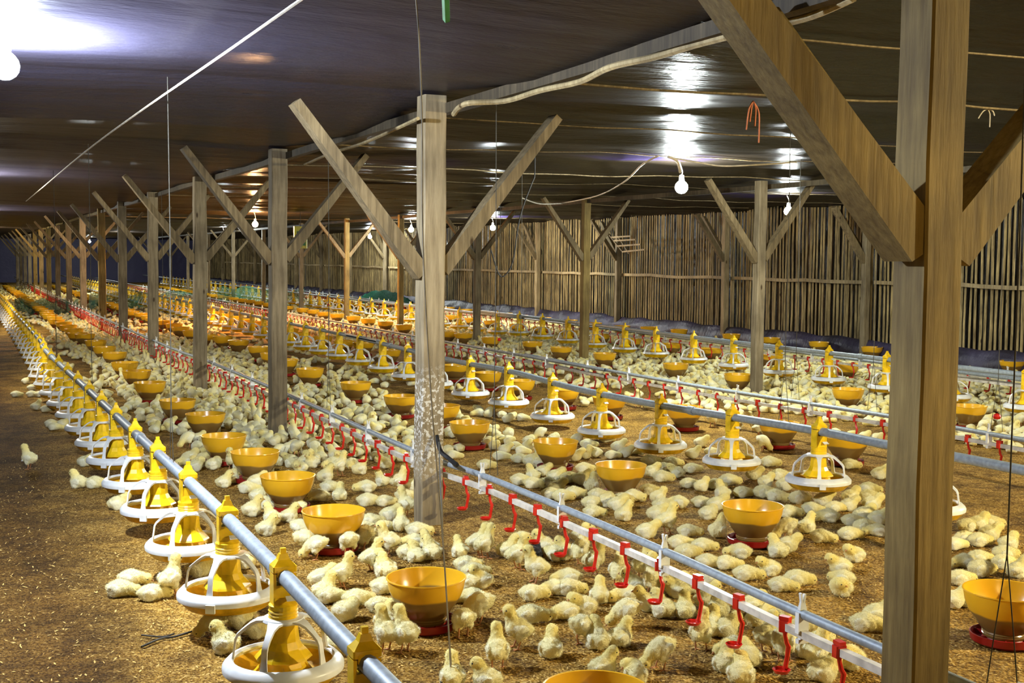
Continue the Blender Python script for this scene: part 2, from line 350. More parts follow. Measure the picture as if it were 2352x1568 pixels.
# ------------------------------------------------------------ posts with braces
def rotx_y(a):  # rotation in the XZ plane
    return [[math.cos(a), 0, math.sin(a)], [0, 1, 0], [-math.sin(a), 0, math.cos(a)]]
def post(x, y, lean, size, braces, mats, label, group, cat='post', along=0):
    root = empty('timber_post', (x, y, 0)); top = float(ceil_z(np.array(x), np.array(y)))-.015
    m = MB(); P = []; n = 9; k = 8; s = size/2
    for i in range(n):
        z = top*i/(n-1); wv = .003*math.sin(i*2.1+x+y); cx = lean[0]*z+wv; cy = lean[1]*z
        a = s*(1-.02*i/n); bv = .006
        P += [(cx+p, cy+q, z) for p, q in [(a-bv, a), (-a+bv, a), (-a, a-bv), (-a, -a+bv), (-a+bv, -a), (a-bv, -a), (a, -a+bv), (a, a-bv)]]
    f = [(i*k+j, i*k+(j+1) % k, (i+1)*k+(j+1) % k, (i+1)*k+j) for i in range(n-1) for j in range(k)]+[tuple(range(k))[::-1], tuple((n-1)*k+j for j in range(k))]
    m.add(P, f); m.build('upright', mats[0], root)
    for (sx, dy, z0, run, rise, th) in braces:
        # a board from the post's flank up and outwards; its lower end is cut upright against the post
        x0 = sx*s+lean[0]*z0+.0*sx; x1 = x0+sx*run; z1 = z0+rise; L = math.hypot(run, rise); c, d = run/L, rise/L
        hw = th/2; wd = size*.42
        lo = [(x0, z0-hw*c*1.6), (x0, z0+hw*c*1.9)]
        # lower edge and upper edge of the board
        lowL = (x0+sx*.0, z0-.02); pts2 = [(x0, z0-.012), (x0, z0+th/c), (x1-sx*hw*d, z1+hw*c), (x1+sx*hw*d, z1-hw*c), (x0+sx*th*.45, z0-.03)]
        V = [(px, dy-wd, pz) for px, pz in pts2]+[(px, dy+wd, pz) for px, pz in pts2]; q = len(pts2)
        ff = [tuple(range(q)), tuple(range(q, 2*q))[::-1]]+[(i, q+i, q+(i+1) % q, (i+1) % q) for i in range(q)]
        MB().add(V, ff).build('brace', mats[1], root)
    if along:   # a board running along the row
        V = []; pts2 = [(s, 1.45), (s, 1.55), (s+.62, 2.16), (s+.70, 2.12)]
        V = [(-.03, py, pz) for py, pz in pts2]+[(.03, py, pz) for py, pz in pts2]
        MB().add(V, [(0, 1, 2, 3), (7, 6, 5, 4)]+[(i, 4+i, 4+(i+1) % 4, (i+1) % 4) for i in range(4)]).build('brace', mats[1], root)
    tag(root, label, cat, group); return root
def br(sc_=1., z0=1.37, run=.62, rise=.80, th=.075, l=True, r=True):
    return ([(-1, 0, z0, run*sc_, rise, th)] if l else [])+([(1, .0, z0+.02, run*sc_, rise-.02, th)] if r else [])
A_Y = [2.385, 5.985, 9.37, 12.65, 16.26, 19.6, 22.9, 26.8, 30.4, 34., 37.5, 41., 44.5, 48., 51.5, 55., 58.5]
A_X = [2.23, 2.23, 2.235, 2.22, 2.26, 2.28, 2.31, 2.33]+[2.33]*9
desc = {1: 'heavy timber post filling the right of the picture, its front face dark', 2: 'grey timber post with white splashes on its foot, nearest but one in the near row'}
for i, (x, y) in enumerate(zip(A_X, A_Y)):
    if i == 0: bs = [(-1, -.0, 1.43, .76, .79, .074), (1, -.0, 1.42, .74, .79, .070)]
    else: bs = br(z0=1.35+random.uniform(-.03, .03), run=.66+random.uniform(-.02, .02), rise=.84, th=.044)
    mt = (M_POSTO if i == 0 else M_POSTS if i == 1 else M_POSTO if i in (6, 10, 12) else M_POST, M_POSTO if i == 0 else M_BRACE)
    post(x, y, (.006 if 0 < i < 5 else 0., 0), .124 if i else .122, bs, mt,
         desc.get(i+1, 'weathered timber post with two braces, %s from the front in the near row' % ordw(i+1)), 'posts of the near row', along=(i == 0))
B_Y = [10.49, 14.68, 18.66, 22.38, 25.75, 30.3, 34.5, 38.7, 42.9, 47.1, 51.3, 55.5]
for i, y in enumerate([6.3]+B_Y):
    if i == 0: continue
    post([7.55, 7.72, 7.80, 7.75, 7.68][i-1] if i < 6 else 7.85, y, (.004, 0), .10, br(z0=1.40, run=.63+random.uniform(-.04, .04), rise=.81, th=.042),
         (M_POSTO if i in (2, 4, 5) else M_POST, M_BRACE), 'timber post with two braces, %s from the right in the row before the slatted wall' % ('first' if i == 1 else ordw(i)), 'posts of the far row')
for i, y in enumerate(WALLY):
    post(XW-.16, y, (0, 0), .095, br(z0=1.40, run=.55, rise=.76, th=.05, r=False), (M_RAIL if i % 2 else M_POST, M_BRACE),
         'timber post with one brace standing against the slatted wall, %s from the right' % ('first' if i == 0 else ordw(i+1)), 'posts against the slatted wall', along=1)
# beams under the sheet along the two rows of posts
for x, lb in ((2.30, 'near'), (7.72, 'far')):
    m = MB(); yy = np.arange(.5, 60, 1.2); m.tube([(x+.02, y, 2.172+.006*math.sin(y)) for y in yy], .036, 4)
    tag(m.build('roof_beam', M_DARKW), 'long dark roof beam lying on top of the %s row of posts' % lb, 'beam')
for i, y in enumerate((3.55, 4.75, 6.6, 8.35, 10.2, 12.1, 14.0, 16.6, 19.2, 22.4, 26.)):
    x0 = 2.33; xx = np.linspace(x0, 11.7, 40); m = MB(); yw = y+.05*np.sin(xx*.8+i)
    m.tube([(a, b, float(ceil_z(np.array(a), np.array(b)))-.016) for a, b in zip(xx, yw)], (.004, .006, .0045)[i % 3], 5)
    tag(m.build('ceiling_batten', M_RAIL if i % 4 == 3 else M_BRACE), 'thin pale batten holding up the ceiling sheet crosswise, %s from the front' % ('first' if i == 0 else ordw(i+1)), 'batten', 'battens under the ceiling sheet')
# the crooked pale pole beside the near beam
pl = spline([at(1042, 262, 2.10), at(1070, 238, 2.12), at(1160, 232, 2.13), at(1240, 208, 2.13), at(1330, 188, 2.13), at(1400, 155, 2.13), at(1500, 132, 2.13), at(1590, 105, 2.14), at(1655, 88, 2.14), at(1760, 62, 2.14), at(1860, 38, 2.15), at(1960, -5, 2.15)], 5)
tag(MB().tube(pl, .013, 7).build('bamboo_pole', M_POLE, smooth=True), 'crooked pale pole running under the sheet from the splashed post towards the camera', 'pole')
pl = spline([at(960, 272, 2.10), at(900, 300, 2.10), at(830, 330, 2.10), at(760, 352, 2.1), at(700, 378, 2.1)], 5)
tag(MB().tube(pl, .010, 6).build('bamboo_pole', M_POLE, smooth=True), 'crooked pale pole under the sheet left of the splashed post', 'pole')

# ------------------------------------------------------------ feeder lines
def feeder_parts(root):
    ps = []
    m = MB(); R = .182       # dish
    m.lathe([(.012, .105), (.10, .098), (.150, .102), (.170, .122), (R+.002, .143), (R-.006, .145), (.160, .128), (.140, .113), (.05, .110), (.012, .112)], seg=36)
    ps.append(m.build('dish', M_YELD, root, True))
    m = MB()                  # white grill: ring, hub, five arms
    m.lathe([(R-.032, .168), (R-.026, .175), (R-.014, .172), (R+.001, .157), (R+.004, .150), (R+.003, .136), (R-.004, .136), (R-.010, .150), (R-.032, .162), (R-.032, .168)], seg=40)
    m.lathe([(.040, .298), (.062, .295), (.066, .288), (.062, .283), (.040, .283)], seg=24)
    for k in range(5):
        a = 2*PI*k/5+PI/2; ca, sa = math.cos(a), math.sin(a)
        path = [(.056, .290), (.080, .288), (.098, .279), (.122, .260), (.140, .244), (.147, .230), (.151, .20), (.156, .166)]
        wd = [.026, .018, .012, .0095, .009, .009, .009, .013]; V = []
        for (r, z), h in zip(path, wd):
            V += [(r*ca-h*sa, r*sa+h*ca, z+.003), (r*ca+h*sa, r*sa-h*ca, z+.003), ((r-.005)*ca+h*sa, (r-.005)*sa-h*ca, z-.004), ((r-.005)*ca-h*sa, (r-.005)*sa+h*ca, z-.004)]
        f = [(i*4+j, i*4+(j+1) % 4, i*4+4+(j+1) % 4, i*4+4+j) for i in range(len(path)-1) for j in range(4)]
        m.add(V, f)
    a = -2.1; m.box(((R+.006)*math.cos(a), (R+.006)*math.sin(a), .136), (.034, .010, .030), rot=[[-math.sin(a), math.cos(a), 0], [math.cos(a), math.sin(a), 0], [0, 0, 1]])
    ps.append(m.build('grill', M_WHT, root, True))
    m = MB()                  # feed cone with its fins
    m.lathe([(.036, .298), (.044, .28), (.049, .225), (.060, .204), (.084, .180), (.089, .173), (.068, .165), (.074, .150), (.094, .126), (.098, .114)], seg=10, a0=.3)
    for k in range(5):
        a = 2*PI*k/5+.7; m.add([(.05*math.cos(a), .05*math.sin(a), .175), (.112*math.cos(a), .112*math.sin(a), .118), (.06*math.cos(a+.2), .06*math.sin(a+.2), .112), (.06*math.cos(a-.2), .06*math.sin(a-.2), .112)], [(0, 1, 2), (0, 3, 1)])
    ps.append(m.build('feed_cone', M_YEL, root, False))
    m = MB()                  # ribbed collar and the tower that clamps the pipe
    m.lathe([(.034, .292), (.044, .292), (.046, .299), (.043, .302), (.046, .309), (.043, .312), (.046, .319), (.043, .322), (.045, .336), (.030, .342)], seg=24)
    m.box((-.031, 0, .385), (.009, .050, .10)); m.box((.031, 0, .385), (.009, .050, .10)); m.box((0, 0, .374), (.058, .046, .052))
    m.box((0, 0, .350), (.072, .058, .024), taper=.9)
    m.box((0, 0, .449), (.073, .060, .018), bev=.004); m.box((0, .028, .438), (.05, .008, .02)); m.box((0, -.028, .438), (.05, .008, .02))
    m.add([(x*.5, y_*.5, z) for s_, z in ((1., .457), (.52, .476), (.34, .494)) for x, y_ in ((s_*.07, s_*.056), (-s_*.07, s_*.056), (-s_*.07, -s_*.056), (s_*.07, -s_*.056))],
          [(i*4+j, i*4+(j+1) % 4, i*4+4+(j+1) % 4, i*4+4+j) for i in range(2) for j in range(4)]+[(8, 9, 10, 11)])
    m.box((0, 0, .502), (.017, .014, .016))
    ps.append(m.build('clamp_tower', M_YEL, root, False))
    tb = MB(); tb.box((.015, -.042, .362), (.032, .022, .003), rot=[[1, 0, 0], [0, .9, -.43], [0, .43, .9]]); ps.append(tb.build('slide_tab', M_WHT, root))
    KIDS[root.name] = ps; return ps
def feeder_far():
    m = MB(); R = .178
    m.lathe([(.012, .10), (.14, .10), (R, .143), (.14, .115), (.012, .11)], seg=14, mi=0)
    m.lathe([(R-.03, .17), (R-.01, .17), (R+.004, .145), (R-.01, .142), (R-.03, .17)], seg=14, mi=1); m.lathe([(.03, .296), (.068, .29), (.03, .28)], seg=10, mi=1)
    for k in range(5):
        a = 2*PI*k/5+PI/2; m.tube([(.06*math.cos(a), .06*math.sin(a), .288), (.128*math.cos(a), .128*math.sin(a), .252), (.158*math.cos(a), .158*math.sin(a), .17)], .010, 4, 1)
    m.lathe([(.04, .298), (.05, .22), (.088, .178), (.068, .166), (.098, .114)], seg=7); m.lathe([(.03, .29), (.045, .292), (.045, .335), (.03, .34)], seg=8)
    m.box((0, 0, .39), (.074, .056, .12)); m.box((0, 0, .465), (.06, .05, .034), taper=.3); m.box((0, 0, .495), (.017, .014, .03))
    me = m.build('pan_feeder', [M_YEL, M_WHT]); return me
proto = empty('pan_feeder'); feeder_parts(proto); far_f = feeder_far(); used = [False, False]
def pipe_line(name, px, X, z, label):
    """pipe through the seen points, sagging and wandering a little between its cords"""
    P = [at(x, y, float(np.clip(at(x, y, X, 0)[2], .365, .45))) for x, y in px]; P = sorted(P, key=lambda p: p[1])
    P = [np.array([P[0][0], 0.6, P[0][2]])]+P
    P = [p for p in P if p[1] < YEND-2]+[np.array([X, YEND-1.5, z])]
    Q = spline(P, 6); root = empty(name, (X, 0, 0))
    m = MB().tube([q-np.array([X, 0, 0]) for q in Q], .0245, 12); m.build('pipe', M_STEEL, root, True)
    for yj in (3.4, 6.6, 9.7, 12.9, 16.1, 19.3):
        x = np.interp(yj+.3, [a[1] for a in Q], [a[0] for a in Q])-X; z = np.interp(yj+.3, [a[1] for a in Q], [a[2] for a in Q])
        MB().tube([(x, yj+.27, z), (x, yj+.33, z)], .030, 12).build('joint_collar', M_STEEL, root, True)
    tag(root, label, 'feeder line'); LZ[X] = lambda y: float(np.interp(y, [q[1] for q in Q], [q[2] for q in Q])); return lambda y: float(np.interp(y, [q[1] for q in Q], [q[0] for q in Q]))
LX = {}; LZ = {}
LX[1] = pipe_line('feeder_line', [(60, 745), (100, 800), (200, 893), (300, 985), (460, 1130), (640, 1310), (870, 1550)], .883, .405, 'thick grey steel feeder pipe running away at the left, hung with pan feeders')
LX[2] = pipe_line('feeder_line', [(665, 742), (800, 770), (1027, 825), (1170, 852), (1322, 892), (1514, 930), (1680, 957), (1876, 989), (2052, 1024), (2352, 1080)], 4.45, .405, 'thick grey steel feeder pipe crossing the middle of the barn behind the splashed post')
LX[3] = pipe_line('feeder_line', [(1032, 712), (1108, 715), (1700, 787), (2352, 860)], 8.5, .405, 'thick grey steel feeder pipe nearest to the slatted wall')
FEEDERS = []
def find_y(pxx, fx, z, a=1.5, b=60.):
    for _ in range(50):
        m_ = (a+b)/2
        if proj((fx(m_), m_, z))[0] > pxx: a = m_
        else: b = m_
    return (a+b)/2
SEEN = {1: [837, 650, 522, 432, 362, 310, 266, 233], 2: [1882, 1683, 1519, 1383, 1270, 1169, 1081, 1000], 3: [2038, 1905, 1790, 1686, 1594, 1508, 1436, 1368, 1305, 1246, 1193, 1143]}
for li, st, nm, cut in ((1, .862, 'left', 13), (2, .868, 'middle', 13), (3, .885, 'right', 13)):
    Y = [find_y(p, LX[li], .48) for p in SEEN[li]]; y = Y[0]-st; pre = []
    while y > 1.9: pre.insert(0, y); y -= st
    Y = pre+Y; k = 1
    while Y[-1] < 57: Y.append(Y[-1]+st+random.uniform(-.03, .03))
    for y in Y:
        x = LX[li](y); px = proj((x, y, .3)); lab = 'yellow pan feeder in white grill, %s from the camera on the %s feeder line' % (ordw(k), nm)
        if px[0] < 2420:
            if y < cut:
                r = copy_tree(proto) if used[0] else proto; used[0] = True
            else:
                r = far_f.copy() if used[1] else far_f
                if used[1]: C.objects.link(r)
                used[1] = True
            r.location = (x, y, LZ[{1: .883, 2: 4.45, 3: 8.5}[li]](y)-.425); r.rotation_euler = (0, 0, 0)
            tag(r, lab, 'pan feeder', 'pan feeders on the %s feeder line' % nm); FEEDERS.append((x, y, k, nm))
            k += 1

# ------------------------------------------------------------ drinker lines
NIP = []
def nipple_mesh(far=False):
    m = MB(); s = 5 if far else 8
    m.box((0, 0, .255), (.036, .030, .036), bev=.004)
    m.box((0, 0, .280), (.022, .034, .012)) if not far else None
    m.tube([(0, 0, .238), (.002, .0, .222), (.006, -.003, .200), (.013, -.007, .186), (.008, -.005, .150), (.003, -.002, .118)], [.0075, .0065, .0075, .0085, .007, .008], s)
    o1 = m; c = MB()
    c.lathe([(.002, .108), (.022, .109), (.029, .120), (.027, .121), (.020, .114), (.002, .113)], (-.018, 0, 0), seg=8 if far else 16)
    return o1, c
a_, b_ = nipple_mesh(); nip = a_.build('nipple_drinker', M_RED, None, True); cup = b_.build('drip_cup', M_RED, nip, True); KIDS[nip.name] = [cup]; nipu = [False]
def clip_mesh():
    m = MB(); m.box((0, 0, .290), (.038, .018, .066)); m.box((0, 0, .25), (.018, .014, .03)); m.box((0, 0, .345), (.026, .014, .03), taper=.5)
    m.box((-.006, 0, .368), (.006, .010, .03), rot=rotx_y(-.15)); m.box((.006, 0, .366), (.006, .010, .026), rot=rotx_y(.15)); m.box((0, 0, .232), (.034, .016, .014)); return m
clip0 = clip_mesh().build('hanger_clip', M_WHT); clipu = [False]
def drinker(px, X, z, y0, nm, label, yclip):
    P = sorted([at(x, y, z) for x, y in px], key=lambda p: p[1]); P = [np.array([P[0][0], .6, z])]+P+[np.array([X, YEND-2, z])]
    Q = spline(P, 6); fx = lambda y: float(np.interp(y, [q[1] for q in Q], [q[0] for q in Q]))
    root = empty('drinker_line', (X, 0, 0)); O = np.array([X, 0, 0])
    MB().tube([q-O for q in Q], .0155, 10).build('steel_pipe', M_STEEL, root, True)
    MB().tube([q-O-np.array([0, 0, .062]) for q in Q], .0165, 4).build('water_pipe', M_PVC, root)
    y = find_y(y0, fx, .25) if y0 > 100 else y0; k = 0; far = MB(); a, b = nipple_mesh(True)
    while y > 1.7: y -= .268
    y += .268
    while y < 50:
        x = fx(y); p = proj((x, y, .2))
        if p[0] < 2380:
            if k < 95:
                o = nip if not nipu[0] else nip.copy()
                if nipu[0]: C.objects.link(o)
                o.parent = root; o.location = (x-X, y, z-.317); o.rotation_euler = (0, 0, random.uniform(-.3, .3) if k % 3 else random.uniform(-1.2, 1.2))
                if nipu[0]:
                    c = cup.copy(); C.objects.link(c); c.parent = o
                nipu[0] = True; NIP.append((x, y, nm))
            else:
                for mb in (a, b):
                    v = np.concatenate(mb.v)+np.array([x-X, y, z-.317]); far.add(v, mb.f)
            k += 1
        y += .268
    if far.n: tag(far.build('nipple_row', M_RED, root), kind='stuff')
    y = yclip; n = 0
    while y < 45 and n < 60:
        x = fx(y)
        o = clip0 if not clipu[0] else clip0.copy()
        if clipu[0]: C.objects.link(o)
        clipu[0] = True; o.parent = root; o.location = (x-X, y, z-.317); y += .86; n += 1
    tag(root, label, 'drinker line'); return fx
DX = {}
DX[1] = drinker([(270, 745), (480, 830), (670, 910), (950, 1035), (1130, 1100), (1525, 1265), (1935, 1450)], 2.40, .312, 1516, 'near', 'drinker line of grey and white pipes with red nipples, nearest, passing behind the splashed post', 1.28)
DX[2] = drinker([(1027, 785), (1206, 814), (1358, 843), (1519, 872), (1711, 904), (2052, 957), (2352, 1010)], 5.95, .312, 1905, 'middle', 'drinker line with red nipples between the middle feeder line and the far posts', 4.9)
DX[3] = drinker([(1805, 806), (2029, 826), (2330, 858)], 10.9, .312, 8.6, 'far', 'drinker line with red nipples closest to the slatted wall', 8.9)

# ------------------------------------------------------------ bowl feeders
def bowl_proto():
    r = empty('bowl_feeder'); m = MB()
    m.lathe([(.149, .178), (.151, .180), (.146, .180), (.143, .150), (.128, .118), (.100, .078), (.076, .048), (.070, .046), (.003, .060)][::-1][:0]+
            [(.074, .026), (.077, .030), (.079, .036), (.076, .038), (.079, .042), (.076, .046), (.080, .050), (.100, .074), (.128, .113), (.142, .145), (.148, .178), (.152, .180), (.151, .184), (.146, .183), (.144, .176), (.138, .146), (.124, .117), (.096, .078), (.072, .055), (.003, .085)], seg=40)
    a = m.build('hopper', M_BOWL, r, True)
    m = MB(); m.lathe([(.002, .004), (.108, .004), (.118, .012), (.122, .036), (.117, .037), (.110, .016), (.080, .014), (.070, .028), (.002, .03)], seg=36)
    for k in range(6):
        t = 2*PI*k/6; m.box((.092*math.cos(t), .092*math.sin(t), .021), (.045, .004, .016), rot=[[math.cos(t), -math.sin(t), 0], [math.sin(t), math.cos(t), 0], [0, 0, 1]])
    b = m.build('base_pan', M_REDD, r, True); KIDS[r.name] = [a, b]; return r
bp = bowl_proto(); bu = False; BOWLS = []
rows = {1: ([(979, 1340), (766, 1187), (661, 1107), (586, 1052), (514, 1015), (472, 965), (408, 932), (344, 890), (314, 862), (287, 842), (263, 819), (240, 805), (220, 790), (195, 775)], 'left-hand bowl row', 19.9, 1.65),
 2: ([(2310, 1370), (1729, 1175), (1426, 1082), (1276, 1028), (1079, 985), (1015, 945), (920, 922), (817, 890), (712, 857), (655, 835), (625, 820), (595, 805), (548, 790), (512, 780)], 'second bowl row', 18.9, 3.42),
 3: ([(1945, 1018), (1790, 985), (1573, 948), (1400, 925), (1295, 905), (1195, 885), (1120, 866), (1045, 848), (895, 812), (835, 795)], 'third bowl row', 17., 5.0),
 4: ([(2225, 945), (1948, 905), (1695, 870), (1552, 845), (1389, 820), (1289, 806), (1223, 793), (1128, 782), (1065, 773)], 'fourth bowl row', 18.5, 7.25),
 5: ([(1945, 845), (1765, 822)], 'fifth bowl row', 14., 9.3), 6: ([(2325, 838), (2003, 805), (1881, 793), (1770, 783), (1680, 774), (1560, 763), (1490, 757)], 'wall-side bowl row', 19.3, 10.9)}
RED2 = None
for k, (L, nm, yc, xc) in rows.items():
    P = []
    for x, y in L:
        zc_ = proj(at(x, y, .18))[2]; P.append(at(x, y-min(16, .17*.3*F/zc_), .2)[:2])
    if k == 1: P = [np.array([1.60, 2.95])]+P
    y = yc
    while y < (52 if k < 5 else 34): P.append(np.array([xc+random.uniform(-.05, .05), y])); y += 1.08+random.uniform(-.12, .12)
    for i, p in enumerate(P):
        if proj((p[0], p[1], .2))[0] < -60: continue
        r = copy_tree(bp) if bu else bp; bu = True; r.scale = (1, 1, 1.09); r.location = (p[0], p[1], 0); r.rotation_euler = (0, 0, random.uniform(0, 6.28))
        tag(r, 'amber bowl feeder on a red pan, %s from the camera in the %s' % (ordw(i+1), nm), 'bowl feeder', 'bowl feeders in the '+nm); BOWLS.append((p[0], p[1], i+1, nm))

# ------------------------------------------------------------ light bulbs
EM = {}
for x, y, z, s, c, where in BULBS:
    key = (s, c)
    if key not in EM: EM[key] = emit('lamp glow', c, s)
    r = empty('light_bulb', (x, y, z)); cz = float(ceil_z(np.array(x), np.array(y)))-z
    m = MB(); R = .052 if y < 6 else .054
    m.lathe([(.002, -R)]+[(R*math.sin(t), -R*math.cos(t)) for t in (.4, .8, 1.2, 1.6, 2.0, 2.4)]+[(.022, R*.95)], seg=14); m.build('bulb_glass', EM[key], r, True)
    m = MB(); m.lathe([(.021, R*.9), (.023, R+.005), (.019, R+.045), (.008, R+.052)], seg=12); m.build('socket', M_WHT, r, True)
    m = MB(); m.tube(spline([(0, 0, R+.05), (.006, 0, R+.08), (-.02, .01, cz-.01)], 5), .005, 5); m.build('cord', M_CABLE, r)
    tag(r, ('orange glowing bulb ' if c == ORANGE and where else 'white glowing bulb ')+where if where else 'bulb on its cord hanging outside the picture', 'light bulb', 'hanging light bulbs')

# ------------------------------------------------------------ cables and cords
def hung(x, y, d=.01):
    z = 2.17
    for _ in range(8): q = at(x, y, z); z = float(ceil_z(q[0], q[1]))-d
    return at(x, y, z)
def cable(name, pts, r, m, label, cat, n=6): return tag(MB().tube(spline(pts, n), r, 6).build(name, m, smooth=True), label, cat)
cz = lambda x, y: float(ceil_z(np.array(x), np.array(y)))
C0 = [at(760, -48, 2.10), at(690, 0, 2.10), at(500, 133, 2.10), at(320, 257, 2.10), at(200, 345, 2.10), at(110, 420, 2.10), at(60, 462, 2.10)]
cable('winch_cable', C0, .005, M_PALE, 'pale straight cable stretched under the ceiling above the left feeder line', 'cable')
cable('power_cable', [at(1355, 462, 2.1), at(1290, 467, 2.12), at(1370, 450, 2.12), at(1430, 420, 2.13), at(1475, 378, 2.15), at(1512, 358, 2.17)][1:], .0075, M_CABLE, 'white cable sagging left from the large bright bulb', 'cable')
cable('power_cable', [at(1200, 455, 2.10), at(1240, 468, 2.08), at(1292, 467, 2.12)], .0075, M_CABLE, 'short white cable end behind the right brace of the splashed post', 'cable')
cable('power_cable', [at(1540, 362, 2.16), at(1600, 372, 2.14), at(1660, 381, 2.13), at(1740, 378, 2.14), at(1830, 372, 2.15)], .0065, M_CABLE, 'white cable running right from the large bright bulb', 'cable')
cable('power_cable', [at(1535, 360, 2.16), at(1555, 370, 2.14), at(1562, 395, 2.08)], .011, M_CABLE, 'thick bent white lead holding the large bright bulb', 'cable')
cable('hanging_cord', [at(955, -5, 3.6, 1), at(963, 100, 3.6, 1), at(970, 300, 3.6, 1), at(972, 560, 3.62, 1), at(990, 900, 3.62, 1), at(1018, 1250, 3.62, 1), at(1036, 1545, 3.62, 1)], .0028, M_OLD, 'long slack cord hanging before the splashed post', 'cord')
cable('hanging_cord', [at(1008, 1015, 5.6, 1), at(1011, 1100, 4.6, 1), at(1017, 1230, 4.0, 1), at(1029, 1420, 3.7, 1), at(1037, 1545, 3.62, 1)], .003, M_CORD, 'dark cord slanting from the splashed post to the hook below', 'cord')
hk = at(1037, 1545, 3.62, 1)
cable('wire_hook', [at(1012, 1568, 3.62, 1), at(1022, 1556, 3.62, 1), hk, at(1050, 1558, 3.62, 1), at(1062, 1572, 3.62, 1)], .005, M_CORD, 'forked wire hook at the bottom end of the dark cord', 'hook')
cable('wire_hook', [at(1003, 1000, 5.9, 1), at(1012, 1035, 5.85, 1), at(1030, 1052, 5.8, 1), at(1050, 1068, 5.72, 1)], .012, M_BLK, 'black bent hook at the side of the splashed post', 'hook')
def drop(px, pyt, line, z, label, red=None, fork=True, top=None):
    """a cord from the ceiling down to a line; found by the pixel column of its foot"""
    g = None; best = 1e9
    for y in np.arange(2.2, 40, .05):
        x = line(y); p = proj((x, y, z))
        if abs(p[0]-px) < best: best = abs(p[0]-px); g = (x, y)
    x, y = g; root = empty('suspension_cord', (x, y, z)); h = (top or cz(x, y)-.03)-z
    m = MB(); m.tube([(0, 0, .35 if fork else .02), (.004, 0, h*.6), (0, 0, h)], .0022, 5)
    if fork: m.tube([(0, -.05, .01), (0, -.03, .15), (0, 0, .35)], .0017, 5); m.tube([(0, .05, .01), (0, .03, .15), (0, 0, .35)], .0017, 5)
    m.build('cord', M_CORD, root, True)
    if red: MB().lathe([(.002, -.02), (.02, -.014), (.026, 0), (.02, .014), (.002, .02)], (0, 0, red), 10).build('height_marker', M_RED, root, True)
    tag(root, label, 'cord', 'suspension cords of the lines')
for px, l, z, lb, rd in ((1135, DX[1], .33, 'dark suspension cord going down to the near drinker line, right of the splashed post', .0),
    (757, DX[1], .33, 'dark suspension cord down to the near drinker line, between third post and splashed post', 0), (2292, DX[1], .33, 'dark suspension cord down to the near drinker line, right of the heavy post', .0),
    (375, DX[1], .33, 'dark suspension cord down to the near drinker line, by the fifth post', 0),
    (1145, DX[2], .33, 'dark suspension cord with red marker, first on the middle drinker line', .12), (1830, DX[2], .33, 'dark suspension cord on the middle drinker line right of the first far post', 0),
    (2290, DX[2], .33, 'dark suspension cord with red marker on the middle drinker line at the right edge', .10), (755, DX[2], .33, 'dark suspension cord with red marker on the middle drinker line far away', .25),
    (2000, DX[2], .33, 'thin dark suspension cord on the middle drinker line before the heavy post', 0)):
    drop(px, 0, l, z, lb, rd)
for px, lb in ((395, 'thin suspension cord forking over the left feeder line, nearest of them'), (212, 'thin suspension cord forking over the left feeder line, second'), (130, 'thin suspension cord forking over the left feeder line, third')):
    drop(px, 0, LX[1], .43, lb)
for px, lb in ((1800, 'thin suspension cord on the middle feeder line beside the heavy post'), (1195, 'thin suspension cord on the middle feeder line right of the splashed post')): drop(px, 0, LX[2], .43, lb)
tp = hung(1730, 232)
o = MB()
for dx, dz in ((-.03, -.14), (.02, -.12), (.045, -.2), (-.01, -.1)): o.tube(spline([tp, tp+np.array([dx*.8, 0, dz*.3]), tp+np.array([dx, .01, dz])], 5), .004, 5)
tag(o.build('twine', M_TWINE, smooth=True), 'frayed orange twine dangling from the ceiling sheet near the heavy brace', 'twine')
tp = hung(2268, 250); o = MB()
for dx, dz in ((-.05, -.05), (.03, -.09), (.06, -.03)): o.tube(spline([tp, tp+np.array([dx*.6, 0, dz*.3]), tp+np.array([dx, .01, dz])], 5), .003, 5)
tag(o.build('twine', M_PALE, smooth=True), 'small tuft of pale twine on the ceiling right of the heavy post', 'twine')
a = at(1024, -10, 2.14); b = at(1026, 45, 2.10)
tag(MB().tube([a, (a+b)/2, b], .012, 5).build('ribbon', M_GRN), 'short green ribbon tied up at the top edge of the picture', 'ribbon')
lp = [at(x, y, 9., 1) for x, y in ((1190, 470), (1215, 395), (1228, 402), (1222, 420), (1203, 470), (1190, 520), (1178, 600), (1160, 632), (1145, 628), (1128, 575))]
lp = [np.array([lp[2][0], lp[2][1], cz(lp[2][0], lp[2][1])])]+lp[2:]
cable('wire_loop', lp, .006, M_BLK, 'black wire hanging in a big loop right of the splashed post', 'wire')
# wooden rack hanging before the slats, the round dish and the monitor box
rk = empty('slat_rack', tuple(at(1440, 590, 11.35, 0))); q0 = np.array(rk.location); m = MB()
for a, b in (((1405, 545), (1450, 542)), ((1410, 553), (1460, 550)), ((1418, 565), (1472, 561)), ((1430, 578), (1482, 573))):
    A, B = at(*a, 11.35, 0)-q0, at(*b, 11.35, 0)-q0; m.tube([A, B], .020, 4)
m.build('rack_board', M_RAIL, rk); m = MB(); [m.tube([at(a, 545, 11.35, 0)-q0, np.array([at(a, 545, 11.35, 0)[0], at(a, 545, 11.35, 0)[1], 2.22])-q0], .004, 4) for a in (1405, 1450)]
for a, b in (((1400, 540), (1432, 580)), ((1418, 540), (1445, 582))): m.tube([at(*a, 11.37, 0)-q0, at(*b, 11.37, 0)-q0], .018, 4)
m.build('side_rail', M_BRACE, rk); tag(rk, 'small rack of pale boards hanging before the slatted wall under the large bulb', 'rack')
p = at(690, 545, 22., 1); bx = empty('control_box', tuple(p)); MB().box((0, 0, 0), (.24, .10, .40), bev=.02).build('housing', plastic('lime plastic', (.55, .55, .02), .4), bx)
